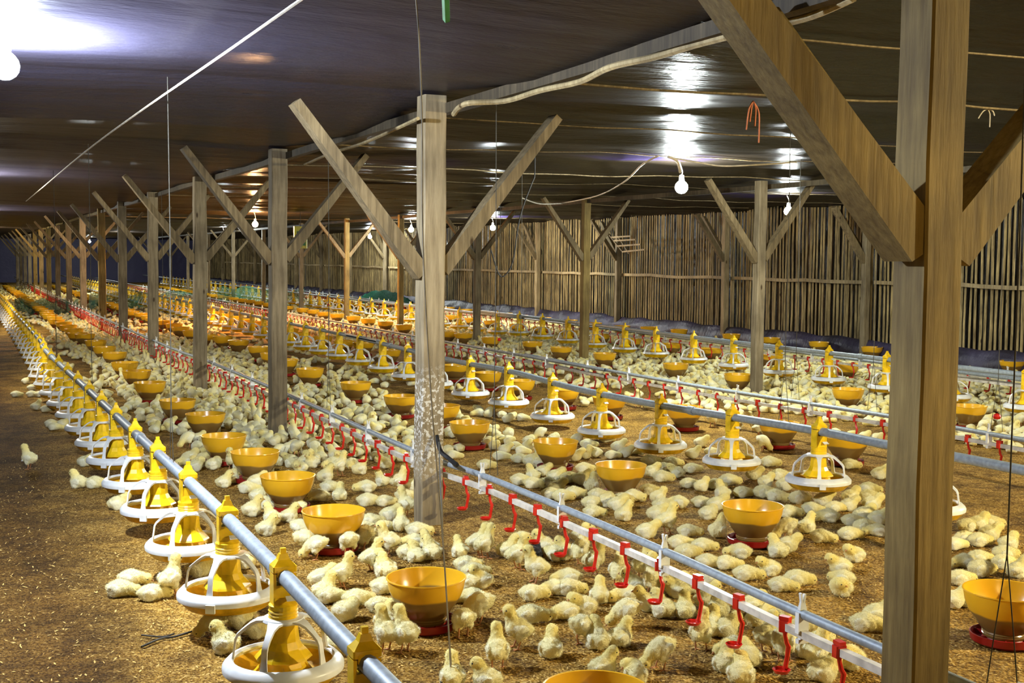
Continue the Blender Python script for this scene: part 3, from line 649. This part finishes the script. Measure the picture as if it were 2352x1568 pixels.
MB().box((0, -.055, -.02), (.16, .01, .26)).build('display_panel', M_GRN, bx); MB().tube([(0, 0, .19), (0, 0, cz(p[0], p[1])-p[2])], .006, 5).build('cord', M_CORD, bx); tag(bx, 'yellow-green control box hanging behind the third near row post', 'control box')
# green netting across the litter and a heap of it by the wall
def net(px, h, label):
    P = [at(x, y, 0.) for x, y in px]; Q = spline(P, 6); n = len(Q); V = []
    for i, q in enumerate(Q):
        for k in range(4): V.append((q[0], q[1]+.05*math.sin(i*1.7+k), h*(k/3)*(1+.12*math.sin(i*.9))))
    tag(MB().add(V, [(i*4+k, (i+1)*4+k, (i+1)*4+k+1, i*4+k+1) for i in range(n-1) for k in range(3)]).build('net_fence', M_NET), label, 'net fence')
net([(35, 720), (80, 722), (120, 722), (160, 726), (180, 722)], .34, 'green net fence between the left feeder line and the near row posts')
net([(205, 712), (245, 706), (300, 708), (345, 705), (420, 700), (470, 698)], .38, 'green net fence crossing behind the fifth to seventh posts')
net([(500, 700), (545, 696), (600, 700), (660, 704), (700, 704)], .48, 'green net fence far off left of the third post')
m = MB(); c = at(885, 690, 10.9, 0); V = []
for i in range(14):
    for k in range(9): 
        t = i/13; s = k/8; V.append((10.9+.3*(s-.5), c[1]-2.2+4.4*t, .08+.38*math.sin(PI*s)*(.35+.65*math.sin(PI*t)**.7)+.05*math.sin(i*2.1+k*1.7)))
tag(m.add(V, [(i*9+k, (i+1)*9+k, (i+1)*9+k+1, i*9+k+1) for i in range(13) for k in range(8)]).build('net_heap', M_GRN2, smooth=True), 'heap of dark green netting piled against the slatted wall', 'net')
# a twig on the litter by the left feeders
P = [at(x, y, .01) for x, y in ((325, 1485), (370, 1466), (400, 1462), (440, 1450))]; m = MB().tube(spline(P, 4), .004, 5); P = [at(x, y, .01) for x, y in ((325, 1458), (372, 1462), (400, 1455))]; m.tube(spline(P, 4), .003, 5)
tag(m.build('twig', M_CORD), 'thin dark twig lying on the bare litter left of the pan feeders', 'twig')
o = at(50, 1058, .005); tag(MB().tube([o, o+np.array([.03, .03, .02]), o+np.array([.05, .07, .0])], .006, 5).build('feather', M_WHT), 'small white feather on the dark litter beside the lone chick', 'feather')

# ------------------------------------------------------------ loose husks on the near litter
n = 26000; X = rng.uniform(-1.2, 5.2, n); Y = 2.4+6.5*rng.random(n)**1.5; a = rng.uniform(0, 6.28, n); L = rng.uniform(.004, .010, n); W = L*rng.uniform(.25, .5, n); tz = rng.uniform(.0, .005, n)
ca, sa = np.cos(a), np.sin(a); V = np.zeros((n, 4, 3))
for j, (p, q) in enumerate(((1, 0), (0, 1), (-1, 0), (0, -1))):
    V[:, j, 0] = X+p*L*ca-q*W*sa; V[:, j, 1] = Y+p*L*sa+q*W*ca; V[:, j, 2] = .003+tz*(1+.9*p)*.9
me = bpy.data.meshes.new('litter_flakes'); me.from_pydata(V.reshape(-1, 3).tolist(), [], (np.arange(n)[:, None]*4+np.arange(4)).tolist()); me.materials.append(M_HUSK)
o = bpy.data.objects.new('litter_flakes', me); C.objects.link(o); tag(o, 'loose pale husks and shavings scattered over the near litter', 'litter', kind='stuff')

# ------------------------------------------------------------ chicks
BODY, HEAD, WING, BEAK, EYE_, LEG = (.97, .88, .47), (.95, .80, .29), (.98, .93, .64), (.55, .27, .10), (.012, .010, .008), (.62, .27, .09)
def chick_blobs(p):
    """ellipsoids (centre, radii, pitch), head centre, beak direction, leg feet"""
    B = []
    def ell(c, r, a=0.): B.append((c, r, a))
    def chain(a, b, ra, rb, n=4):
        for i in range(n+1):
            t = i/n; q = ra+(rb-ra)*t; ell(tuple(a[k]+(b[k]-a[k])*t for k in range(3)), (q, q, q))
    legs = []
    def thighs(x, z, r): ell((x, .024, z), r); ell((x, -.024, z), r)
    if p == 'S':
        ell((0, 0, .037), (.040, .036, .036)); ell((.016, 0, .036), (.030, .034, .034)); ell((-.024, 0, .035), (.026, .029, .027)); ell((-.044, 0, .043), (.010, .011, .008), .4); thighs(.004, .018, (.022, .015, .017))
        chain((.018, 0, .056), (.030, 0, .080), .026, .019); h = (.034, 0, .085); bd = (1, 0, -.15)
    elif p == 'S2':
        ell((0, 0, .036), (.041, .037, .035)); ell((.014, 0, .034), (.030, .035, .032)); ell((-.024, 0, .034), (.026, .030, .027)); ell((-.046, 0, .038), (.010, .011, .008), .3); thighs(.0, .018, (.023, .016, .017))
        chain((.020, 0, .048), (.042, .006, .066), .027, .020); h = (.045, .010, .069); bd = (.8, .5, -.25)
    elif p == 'L':
        ell((0, 0, .033), (.042, .037, .032)); ell((-.024, 0, .031), (.026, .030, .025)); ell((-.046, 0, .036), (.010, .011, .008), .3); ell((.016, 0, .030), (.030, .033, .028)); thighs(-.012, .016, (.022, .017, .015))
        chain((.030, 0, .032), (.054, .005, .027), .025, .020); h = (.060, .007, .025); bd = (1, .1, -.35)
    elif p == 'C':
        ell((0, 0, .037), (.040, .037, .035)); ell((-.022, 0, .034), (.026, .029, .026)); ell((-.044, 0, .040), (.010, .010, .008), .4); ell((.016, 0, .034), (.027, .034, .031)); thighs(0, .018, (.022, .015, .017))
        chain((.024, 0, .048), (.026, .020, .058), .026, .020); h = (.020, .029, .058); bd = (-.75, .6, -.3)
    elif p == 'T':
        ell((0, 0, .076), (.041, .034, .035), .28); ell((.016, 0, .080), (.030, .034, .035)); ell((-.026, 0, .070), (.025, .026, .024), .1); ell((-.046, 0, .072), (.012, .011, .009), .1)
        chain((.020, 0, .096), (.032, 0, .134), .026, .018); h = (.035, 0, .139); bd = (1, 0, -.1); thighs(0, .053, (.016, .013, .020)); legs = [(0, .018), (.010, -.019)]
    elif p == 'P':
        ell((0, 0, .078), (.042, .036, .035), -.25); ell((.020, 0, .070), (.028, .033, .032)); ell((-.026, 0, .084), (.025, .027, .024), -.3); ell((-.046, 0, .094), (.012, .010, .009), -.5)
        chain((.032, 0, .064), (.054, 0, .036), .025, .018); h = (.058, 0, .031); bd = (.7, 0, -.8); thighs(0, .052, (.016, .013, .020)); legs = [(-.004, .018), (.008, -.019)]
    else:  # D: stretching up to drink
        ell((0, 0, .080), (.044, .033, .034), .85); ell((.010, 0, .092), (.030, .032, .034)); ell((-.020, 0, .060), (.025, .026, .024), .6); ell((-.036, 0, .046), (.012, .011, .009), .7)
        chain((.014, 0, .112), (.028, 0, .158), .025, .0175, 5); h = (.031, 0, .164); bd = (.75, 0, .7); thighs(0, .055, (.014, .013, .020)); legs = [(0, .018), (.006, -.019)]
    ell(h, (.0235, .0215, .0215))
    bc = B[0][0]; a = B[0][2]
    for s in (-1, 1): ell((bc[0]-.010, s*.033, bc[2]+.002), (.027, .008, .016), a-.2)
    return B, h, bd, legs
def make_chick(p, voxel, seed):
    B, h, bd, legs = chick_blobs(p); bm = bmesh.new()
    for c, r, a in B:
        g = bmesh.ops.create_icosphere(bm, subdivisions=3, radius=1.)
        mtx = Matrix.Translation(c)@Matrix.Rotation(-a, 4, 'Y')@Matrix.Diagonal((*r, 1)); bmesh.ops.transform(bm, matrix=mtx, verts=g['verts'])
    me = bpy.data.meshes.new('t'); bm.to_mesh(me); bm.free(); o = bpy.data.objects.new('t', me); C.objects.link(o)
    md = o.modifiers.new('r', 'REMESH'); md.mode = 'VOXEL'; md.voxel_size = voxel
    md = o.modifiers.new('s', 'SMOOTH'); md.iterations = 3 if voxel < .006 else 1; md.factor = .5
    ev = o.evaluated_get(bpy.context.evaluated_depsgraph_get()); m2 = bpy.data.meshes.new_from_object(ev)
    bpy.data.objects.remove(o); bpy.data.meshes.remove(me)
    V = np.zeros(len(m2.vertices)*3); m2.vertices.foreach_get('co', V); V = V.reshape(-1, 3)
    Nn = np.zeros(len(V)*3); m2.vertices.foreach_get('normal', Nn); Nn = Nn.reshape(-1, 3)
    fs = [tuple(pp.vertices) for pp in m2.polygons]; bpy.data.meshes.remove(m2)
    if voxel < .006:
        d = np.array([noise.noise(Vector(v)*58+Vector((seed, 0, 0)))*.0030+noise.noise(Vector(v)*150)*.0018 for v in V]); V = V+Nn*d[:, None]
    V[:, 2] = np.maximum(V[:, 2], .001)
    H = np.array(h); dh = np.linalg.norm(V-H, axis=1); t = np.clip((dh-.023)/.030, 0, 1)[:, None]
    col = np.array(HEAD)*(1-t)+np.array(BODY)*t
    wn = (np.abs(V[:, 1]) > .031) & (dh > .04); col[wn] = np.array(WING)
    mb = MB(); mb.add(V, fs); cols = [col]
    if voxel < .006:     # down: short soft tufts all over the body
        r2 = np.random.default_rng(int(seed*10)+1); nn = 6000; pick = r2.integers(0, len(V), nn); P = V[pick]+r2.normal(0, .0014, (nn, 3)); D = Nn[pick]+r2.normal(0, .45, (nn, 3))+np.array([-.55, 0, -.25])
        D /= np.linalg.norm(D, axis=1)[:, None]; T = np.cross(D, r2.normal(0, 1, (nn, 3))); T /= np.linalg.norm(T, axis=1)[:, None]
        ln = r2.uniform(.0024, .0050, nn)[:, None]*np.clip(np.linalg.norm(P-H, axis=1)/.035, .45, 1)[:, None]; ok = P[:, 2] > .004
        A = (P-D*.0006-T*.0005)[ok]; B2 = (P-D*.0006+T*.0005)[ok]; C2 = (P+D*ln)[ok]; C2[:, 2] = np.maximum(C2[:, 2], .001); q = len(A)
        mb.add(np.stack([A, B2, C2], 1).reshape(-1, 3), [(3*i, 3*i+1, 3*i+2) for i in range(q)]); cols.append(np.repeat(col[pick][ok], 3, 0)*r2.uniform(.92, 1.08, (q, 1)).repeat(3, 0))
    lo = voxel > .006
    def extra(m, c):
        v = np.concatenate(m.v); mb.add(v, m.f); cols.append(np.tile(np.array(c), (len(v), 1)))
    b = np.array(bd, float); b /= np.linalg.norm(b); e = MB(); q = H+b*.0185; e.tube([q, q+b*.007+np.array([0, 0, -.0005]), q+b*.0135+np.array([0, 0, -.002])], [.0052, .004, .0006], 4 if lo else 6); extra(e, BEAK)
    side = np.cross(np.array([0, 0, 1.]), b); side /= np.linalg.norm(side)
    if not lo:
        for s in (-1, 1):
            e = MB(); c = H+b*.009+side*s*.0190+np.array([0, 0, .0035]); e.lathe([(.0002, -.0030), (.0026, -.0015), (.0032, 0), (.0026, .0015), (.0002, .0030)], tuple(c), 8); extra(e, EYE_)
        for lx, ly in legs:
            e = MB(); e.tube([(lx, ly, .052), (lx-.006, ly, .030), (lx+.002, ly, .006)], [.0042, .0030, .0032], 6)
            for an in (-.5, 0, .5, 3.14): e.tube([(lx+.002, ly, .005), (lx+.002+.018*math.cos(an)*(.6 if an > 3 else 1), ly+.018*math.sin(an), .002)], [.0028, .0016], 5)
            extra(e, LEG)
    elif legs:
        for lx, ly in legs: e = MB(); e.tube([(lx, ly, .05), (lx, ly, 0)], .004, 3); extra(e, LEG)
    return np.concatenate(mb.v), mb.f, np.concatenate(cols)
def chick_object(name, data, k=1.):
    V, f, col = data; me = bpy.data.meshes.new(name); me.from_pydata(V.tolist(), [], f); me.polygons.foreach_set('use_smooth', [True]*len(f))
    ca = me.color_attributes.new('plumage', 'FLOAT_COLOR', 'POINT'); ca.data.foreach_set('color', np.concatenate([col*k, np.ones((len(col), 1))], 1).ravel())
    me.materials.append(M_DOWN); return me
POSES = ['S', 'S2', 'L', 'C', 'T', 'P', 'D']
HI = {p: chick_object('chick_'+p, make_chick(p, .0042, i*3.1)) for i, p in enumerate(POSES)}
MID = {p: make_chick(p, .0095, 0) for p in POSES}; LOW = {p: make_chick(p, .0165, 0) for p in POSES}
BLACK = HI['S2'].copy(); n = len(BLACK.vertices); BLACK.color_attributes['plumage'].data.foreach_set('color', np.tile([.012, .010, .008, 1], n).ravel())
# seen chicks: foot pixel x, y, heading (0 right, 90 away, 180 left, 270 towards us), pose
D = '''1063,1471,120,P;1101,1440,165,P;1190,1497,180,T;1218,1437,5,L;1142,1545,100,T;1265,1517,75,S;1118,1590,170,S;1385,1562,10,S;1460,1578,95,C;1519,1545,190,P;1338,1490,50,P;1373,1497,92,S;1425,1490,30,S;1441,1450,187,P
1341,1417,200,S2;1300,1428,190,L;1221,1383,0,L;1305,1371,0,L;1275,1370,190,L;1307,1348,180,L;1377,1391,90,S;1232,1345,170,T;1187,1313,20,T;1165,1284,30,S;1198,1258,0,L;1250,1275,170,S;1276,1292,160,L;1301,1290,170,S
1335,1303,40,D;1336,1250,0,S2;1365,1328,20,T;1421,1350,60,D;1440,1388,180,L;1478,1340,60,T;1500,1372,95,D;1455,1365,180,S;1487,1408,170,S;1525,1423,120,S;1545,1368,0,S2;1611,1502,60,T;1640,1466,90,S;1668,1470,20,S2;1650,1426,100,S
1573,1425,80,S;1625,1402,0,S;1582,1366,180,L;1558,1378,170,S2;1745,1447,0,S2;1762,1508,30,T;1803,1528,80,D;1690,1512,185,L;1722,1538,95,S2;1668,1550,60,S;1705,1575,80,S2;1878,1552,25,T;1855,1515,150,S2;1889,1498,340,C;1893,1572,20,S2
1955,1542,180,C;1850,1460,340,L;1785,1425,315,L;1730,1412,0,S2;1715,1337,350,L;1770,1327,170,S2;1795,1363,350,L;1832,1351,355,L;1932,1323,170,S2;1935,1374,180,C;1942,1347,140,L;1990,1455,340,L;2018,1435,350,S2;1640,1348,340,L;1670,1312,350,L
1637,985,270,T;1753,1040,310,P;1952,1080,350,L;1768,1075,0,L;1790,1106,350,L;1760,1122,20,S2;1733,1105,0,S2;1674,1118,0,L;1643,1126,340,L;1612,1132,20,S2;1660,1150,100,S;1705,1146,0,L;1753,1146,10,L;1783,1155,340,L;1805,1130,0,S2
1835,1160,0,L;1628,1197,0,C;1648,1175,0,S2;1610,1168,0,L;1812,1192,0,L;1865,1183,340,L;1905,1203,170,L;1893,1165,0,S2;1918,1180,0,L;1955,1158,20,S2;1952,1177,0,S2;1997,1137,340,L;1995,1155,350,L;2005,1175,0,S2;1985,1200,0,S2;2020,1208,0,S2
1957,1211,0,L;1985,1227,10,L;2018,1235,180,L;1952,1243,0,L;1855,1229,30,S;1810,1244,190,P;1888,1250,340,L;1789,1285,120,S;1812,1272,0,S2;1702,1286,175,L;1615,1270,0,L;1965,1295,200,S2;1651,1239,60,S;2023,1104,0,S2;1610,1030,0,S2;1633,1050,0,L
688,1251,350,P;699,1281,20,P;725,1290,170,P;799,1283,120,P;835,1270,160,P;862,1262,170,P;892,1281,170,T;851,1319,15,T;783,1357,30,T;610,1234,10,S;623,1210,150,S;662,1203,20,S;577,1190,20,S;608,1171,0,L;636,1175,100,S;681,1182,150,S
590,1156,0,C;567,1136,0,L;588,1123,20,S2;733,1155,180,L;779,1153,90,S;755,1132,350,L;701,1073,30,S;746,1110,30,S;779,1097,30,T;768,1060,150,S;825,1093,40,S;842,1134,170,L;877,1120,150,S;915,1136,30,T;881,1166,10,L;842,1166,0,L
848,1214,0,L;879,1227,20,L;920,1225,100,S;957,1235,0,L;894,1199,0,S2;933,1192,160,T;929,1153,0,L;946,1130,0,S2;835,1228,0,L;952,1259,180,L;937,1290,0,C;983,1280,120,S;881,1325,140,S;941,1288,0,C;955,1296,120,S;990,1290,120,S
1055,1285,100,S;1069,1315,0,L;1087,1332,0,L;1081,1358,0,L;1105,1355,200,S;1085,1390,180,L;884,1332,130,S;880,1368,0,L;860,1372,0,S2;868,1410,5,L;886,1452,60,S;887,1505,135,T;930,1507,140,T;1097,1283,0,T;1112,1288,20,T;1038,1585,90,S
298,1348,10,L;272,1375,0,L;345,1384,30,L;388,1377,60,T;490,1474,190,P;548,1449,0,S2;515,1507,160,S;590,1470,0,S2;454,1330,0,S2;743,1380,60,S;816,1397,0,L;790,1431,0,C;755,1390,0,L;562,1310,0,S2;762,1507,340,L;736,1352,20,S2
65,1082,150,T;178,1125,150,S;215,1125,0,L;34,915,0,L;70,915,0,L;88,915,30,L;80,945,20,S;103,950,0,L;115,985,0,L;122,992,0,L;142,985,0,S2;72,900,0,L;192,1075,0,S2;268,1175,0,S2;300,1060,0,S2;58,885,0,S2
2225,1225,20,L;2250,1222,20,S2;2275,1217,0,L;2219,1254,0,L;2251,1259,0,L;2277,1245,0,S2;2195,1268,0,L;2320,1268,20,S2;2310,1292,0,L;2308,1310,0,L;2340,1332,0,S;2219,1308,180,L;2255,1328,0,L;2251,1300,0,L;2208,1348,0,L;2192,1403,0,S2;2228,1398,0,L
1040,1058,0,L;1148,1061,0,L;1114,1081,0,L;1191,1066,0,L;1219,1073,0,S2;1237,1078,0,S;1247,1096,0,S2;1224,1107,120,S;1193,1117,0,L;1290,1087,90,P;1321,1063,0,S2;1344,1058,0,S;1369,1054,150,S2;1275,1109,0,S2;1308,1112,0,L;1336,1117,0,S2
1359,1132,60,S;1260,1125,170,L;1341,1089,0,L;1265,1150,0,L;1290,1155,0,L;1318,1147,0,L;1280,1135,0,S2;1224,1125,0,L;1413,1145,250,S2;1454,1155,330,L;1489,1140,0,L;1428,1163,10,L;1418,1176,0,S2;1392,1168,0,C;1372,1152,0,L;1359,1170,20,L
1362,1192,340,L;1512,1158,20,S2;1523,1177,0,L;1561,1170,170,L;1604,1170,0,L;1433,1200,20,S;1512,1195,0,L;1543,1076,0,L;1525,1089,0,L;1556,1100,160,S2;1589,1089,0,L;1520,1110,0,L;1497,1098,0,S2;1581,1124,20,L;1609,1135,0,L;1591,1057,0,S2
1492,1071,0,L;1349,1033,0,L;1420,1040,0,S2;1436,1055,0,S2;1405,1058,0,L;1392,1020,0,L;1532,1232,20,T;1581,1237,0,L;1487,1240,0,S2;1657,1240,0,S2;1510,1199,0,S2;1577,1286,0,L;1617,1272,0,L;1626,1308,340,L;1560,1262,0,L'''
CH = []; taken = {}
def key(x, y): return (int(math.floor(x/.12)), int(math.floor(y/.12)))
def free(x, y, d):
    k = key(x, y)
    for i in (-1, 0, 1):
        for j in (-1, 0, 1):
            for (a, b) in taken.get((k[0]+i, k[1]+j), ()):
                if (a-x)**2+(b-y)**2 < d*d: return False
    return True
def put(x, y): taken.setdefault(key(x, y), []).append((x, y))
for t in D.replace('\n', ';').split(';'):
    a, b, h, p = t.split(','); a = float(a); b = float(b)
    q = at(a, b-3, 0.); off = .02
    x, y = q[0]+fw[0]*off, q[1]+fw[1]*off
    if not free(x, y, .045): continue
    CH.append([x, y, math.radians(float(h)+random.uniform(-14, 14)-math.degrees(YAW)), p, True]); put(x, y)
hand = list(CH)
OBST = [(b[0], b[1], .135) for b in BOWLS]+[(x, y, .09) for x, y in zip(A_X, A_Y)]+[(7.7, y, .09) for y in B_Y]
OG = {}
for ox, oy, orr in OBST: OG.setdefault((int(ox), int(oy)), []).append((ox, oy, orr))
def clear(x, y):
    for i in (-1, 0, 1):
        for j in (-1, 0, 1):
            for ox, oy, orr in OG.get((int(x)+i, int(y)+j), ()):
                if (ox-x)**2+(oy-y)**2 < orr*orr: return False
    return True
def hand_zone(px, py):
    if px < 430: return py > 1000
    if px < 700: return py > 1120
    if px < 1000: return py > 1075
    if px < 1600: return py > 1045
    return py > 1062
# how crowded the litter is, by strips (x0, x1, y0, y1, chicks per square metre)
ZONES = [(1.05, 1.45, 4.5, 9, 42), (1.0, 1.45, 9, 22, 30), (1.45, 2.36, 5.5, 14, 100), (1.45, 2.36, 14, 26, 80), (1.2, 2.6, 26, 55, 30), (2.36, 2.75, 5.5, 24, 75), (2.75, 3.3, 6, 22, 62), (3.3, 3.9, 6, 22, 48), (3.9, 4.6, 6, 22, 18),
 (4.6, 5.7, 5.5, 22, 5), (2.6, 5.7, 22, 50, 22), (5.7, 6.35, 5, 24, 22), (6.35, 7.0, 7, 30, 36), (7.0, 8.25, 6.5, 30, 90), (8.25, 9.2, 6.5, 30, 75), (9.2, 11.5, 6.5, 30, 80), (5.7, 11.4, 30, 52, 22), (.45, .85, 7, 12, 6), (-.2, .5, 5, 16, 1.2), (4.6, 6.3, 3.5, 5.5, 3)]
for x0, x1, y0, y1, dn in ZONES:
    n = int((x1-x0)*(y1-y0)*dn*1.15); dmin = .084 if dn > 50 else .094
    for _ in range(n):
        x = random.uniform(x0, x1); y = random.uniform(y0, y1)
        if dn < 60 and noise.noise(Vector((x*1.3, y*1.3, 3.))) < -.12-(dn-30)/120: continue
        p = proj((x, y, 0))
        if p[0] < -40 or p[0] > 2400 or p[1] > 1600 or hand_zone(p[0], p[1]): continue
        if not clear(x, y) or not free(x, y, dmin): continue
        near_nip = min(abs(x-DX[1](y)), abs(x-DX[2](y))) < .12
        ps = random.choices(POSES, [5, 31, 36, 22, 2, 3, 0] if not near_nip else [20, 25, 10, 8, 16, 6, 15])[0]
        CH.append([x, y, random.uniform(0, 6.28), ps, False]); put(x, y)
# the 300 that show largest are objects of their own, the rest one crowd
def size_key(c):
    p = proj((c[0], c[1], .03)); off = p[0] < -5 or p[0] > 2357 or p[1] > 1590 or p[1] < 0
    hid = (2035 < p[0] < 2200 and p[2] > 2.6)
    return p[2]+(100 if off or hid else 0)
CH.sort(key=size_key); IND, REST = CH[:300], CH[300:]
PH = {'S': 'sitting upright', 'S2': 'sitting', 'L': 'lying flat', 'C': 'curled up asleep', 'T': 'standing tall', 'P': 'pecking', 'D': 'stretching up to drink'}
def facing(h):
    d = (math.degrees(h)+math.degrees(YAW)) % 360
    return 'facing right' if d < 45 or d >= 315 else 'facing away' if d < 135 else 'facing left' if d < 225 else 'facing us'
SHORT = {'left-hand bowl row': 'left-hand row', 'second bowl row': 'second row', 'third bowl row': 'third row', 'fourth bowl row': 'fourth row', 'fifth bowl row': 'fifth row', 'wall-side bowl row': 'wall row'}
labs = []
for c in IND:
    x, y = c[0], c[1]; best = (9, '')
    for bx_, by_, i, nm in BOWLS:
        d = math.hypot(bx_-x, by_-y)
        if d < best[0]: best = (d, '%s %s bowl' % (ordw(i), SHORT[nm]))
    for bx_, by_, i, nm in FEEDERS:
        d = math.hypot(bx_-x, by_-y)
        if d < best[0]: best = (d, '%s %s-line pan feeder' % (ordw(i), nm))
    labs.append([PH[c[3]], facing(c[2]), best[1]])
cnt = {}; tot = {}
for l in labs: tot[tuple(l)] = tot.get(tuple(l), 0)+1
seen_black = at(1227, 1288, 0.)
for c, l in zip(IND, labs):
    o = bpy.data.objects.new('chick', HI[c[3]]); C.objects.link(o)
    s = random.uniform(.97, 1.10); o.location = (c[0], c[1], 0); o.rotation_euler = (0, 0, c[2]); o.scale = (s, s*random.uniform(.94, 1.06), s*random.uniform(.95, 1.05))
    t = tuple(l); cnt[t] = cnt.get(t, 0)+1
    tail = '' if tot[t] == 1 else ', '+('nearest one' if cnt[t] == 1 else ordw(cnt[t])+' nearest')
    tag(o, 'cream chick %s %s by %s%s' % (l[0], l[1], l[2], tail), 'chick', 'chicks on the near litter')
o = bpy.data.objects.new('chick', BLACK); C.objects.link(o); o.location = (seen_black[0], seen_black[1], 0); o.rotation_euler = (0, 0, .8)
tag(o, 'single black chick among the cream ones under the near drinker line', 'chick')
VV = []; FF = []; CC = []; nv = 0
for c in REST:
    zc = proj((c[0], c[1], 0))[2]; V, f, col = (MID if zc < 15 else LOW)[c[3]]; s = random.uniform(.95, 1.12); ca, sa = math.cos(c[2]), math.sin(c[2])
    W = V*s; X = W[:, 0]*ca-W[:, 1]*sa+c[0]; Y = W[:, 0]*sa+W[:, 1]*ca+c[1]; VV.append(np.stack([X, Y, W[:, 2]], 1))
    FF += [tuple(i+nv for i in q) for q in f]; CC.append(col*random.uniform(.84, 1.04)); nv += len(V)
me = chick_object('chick_crowd', (np.concatenate(VV), FF, np.concatenate(CC)))
o = bpy.data.objects.new('chick_crowd', me); C.objects.link(o); tag(o, 'dense crowd of small cream chicks over the litter farther back', 'chicks', kind='stuff')
print('chicks', len(hand), len(CH), 'crowd verts', nv)
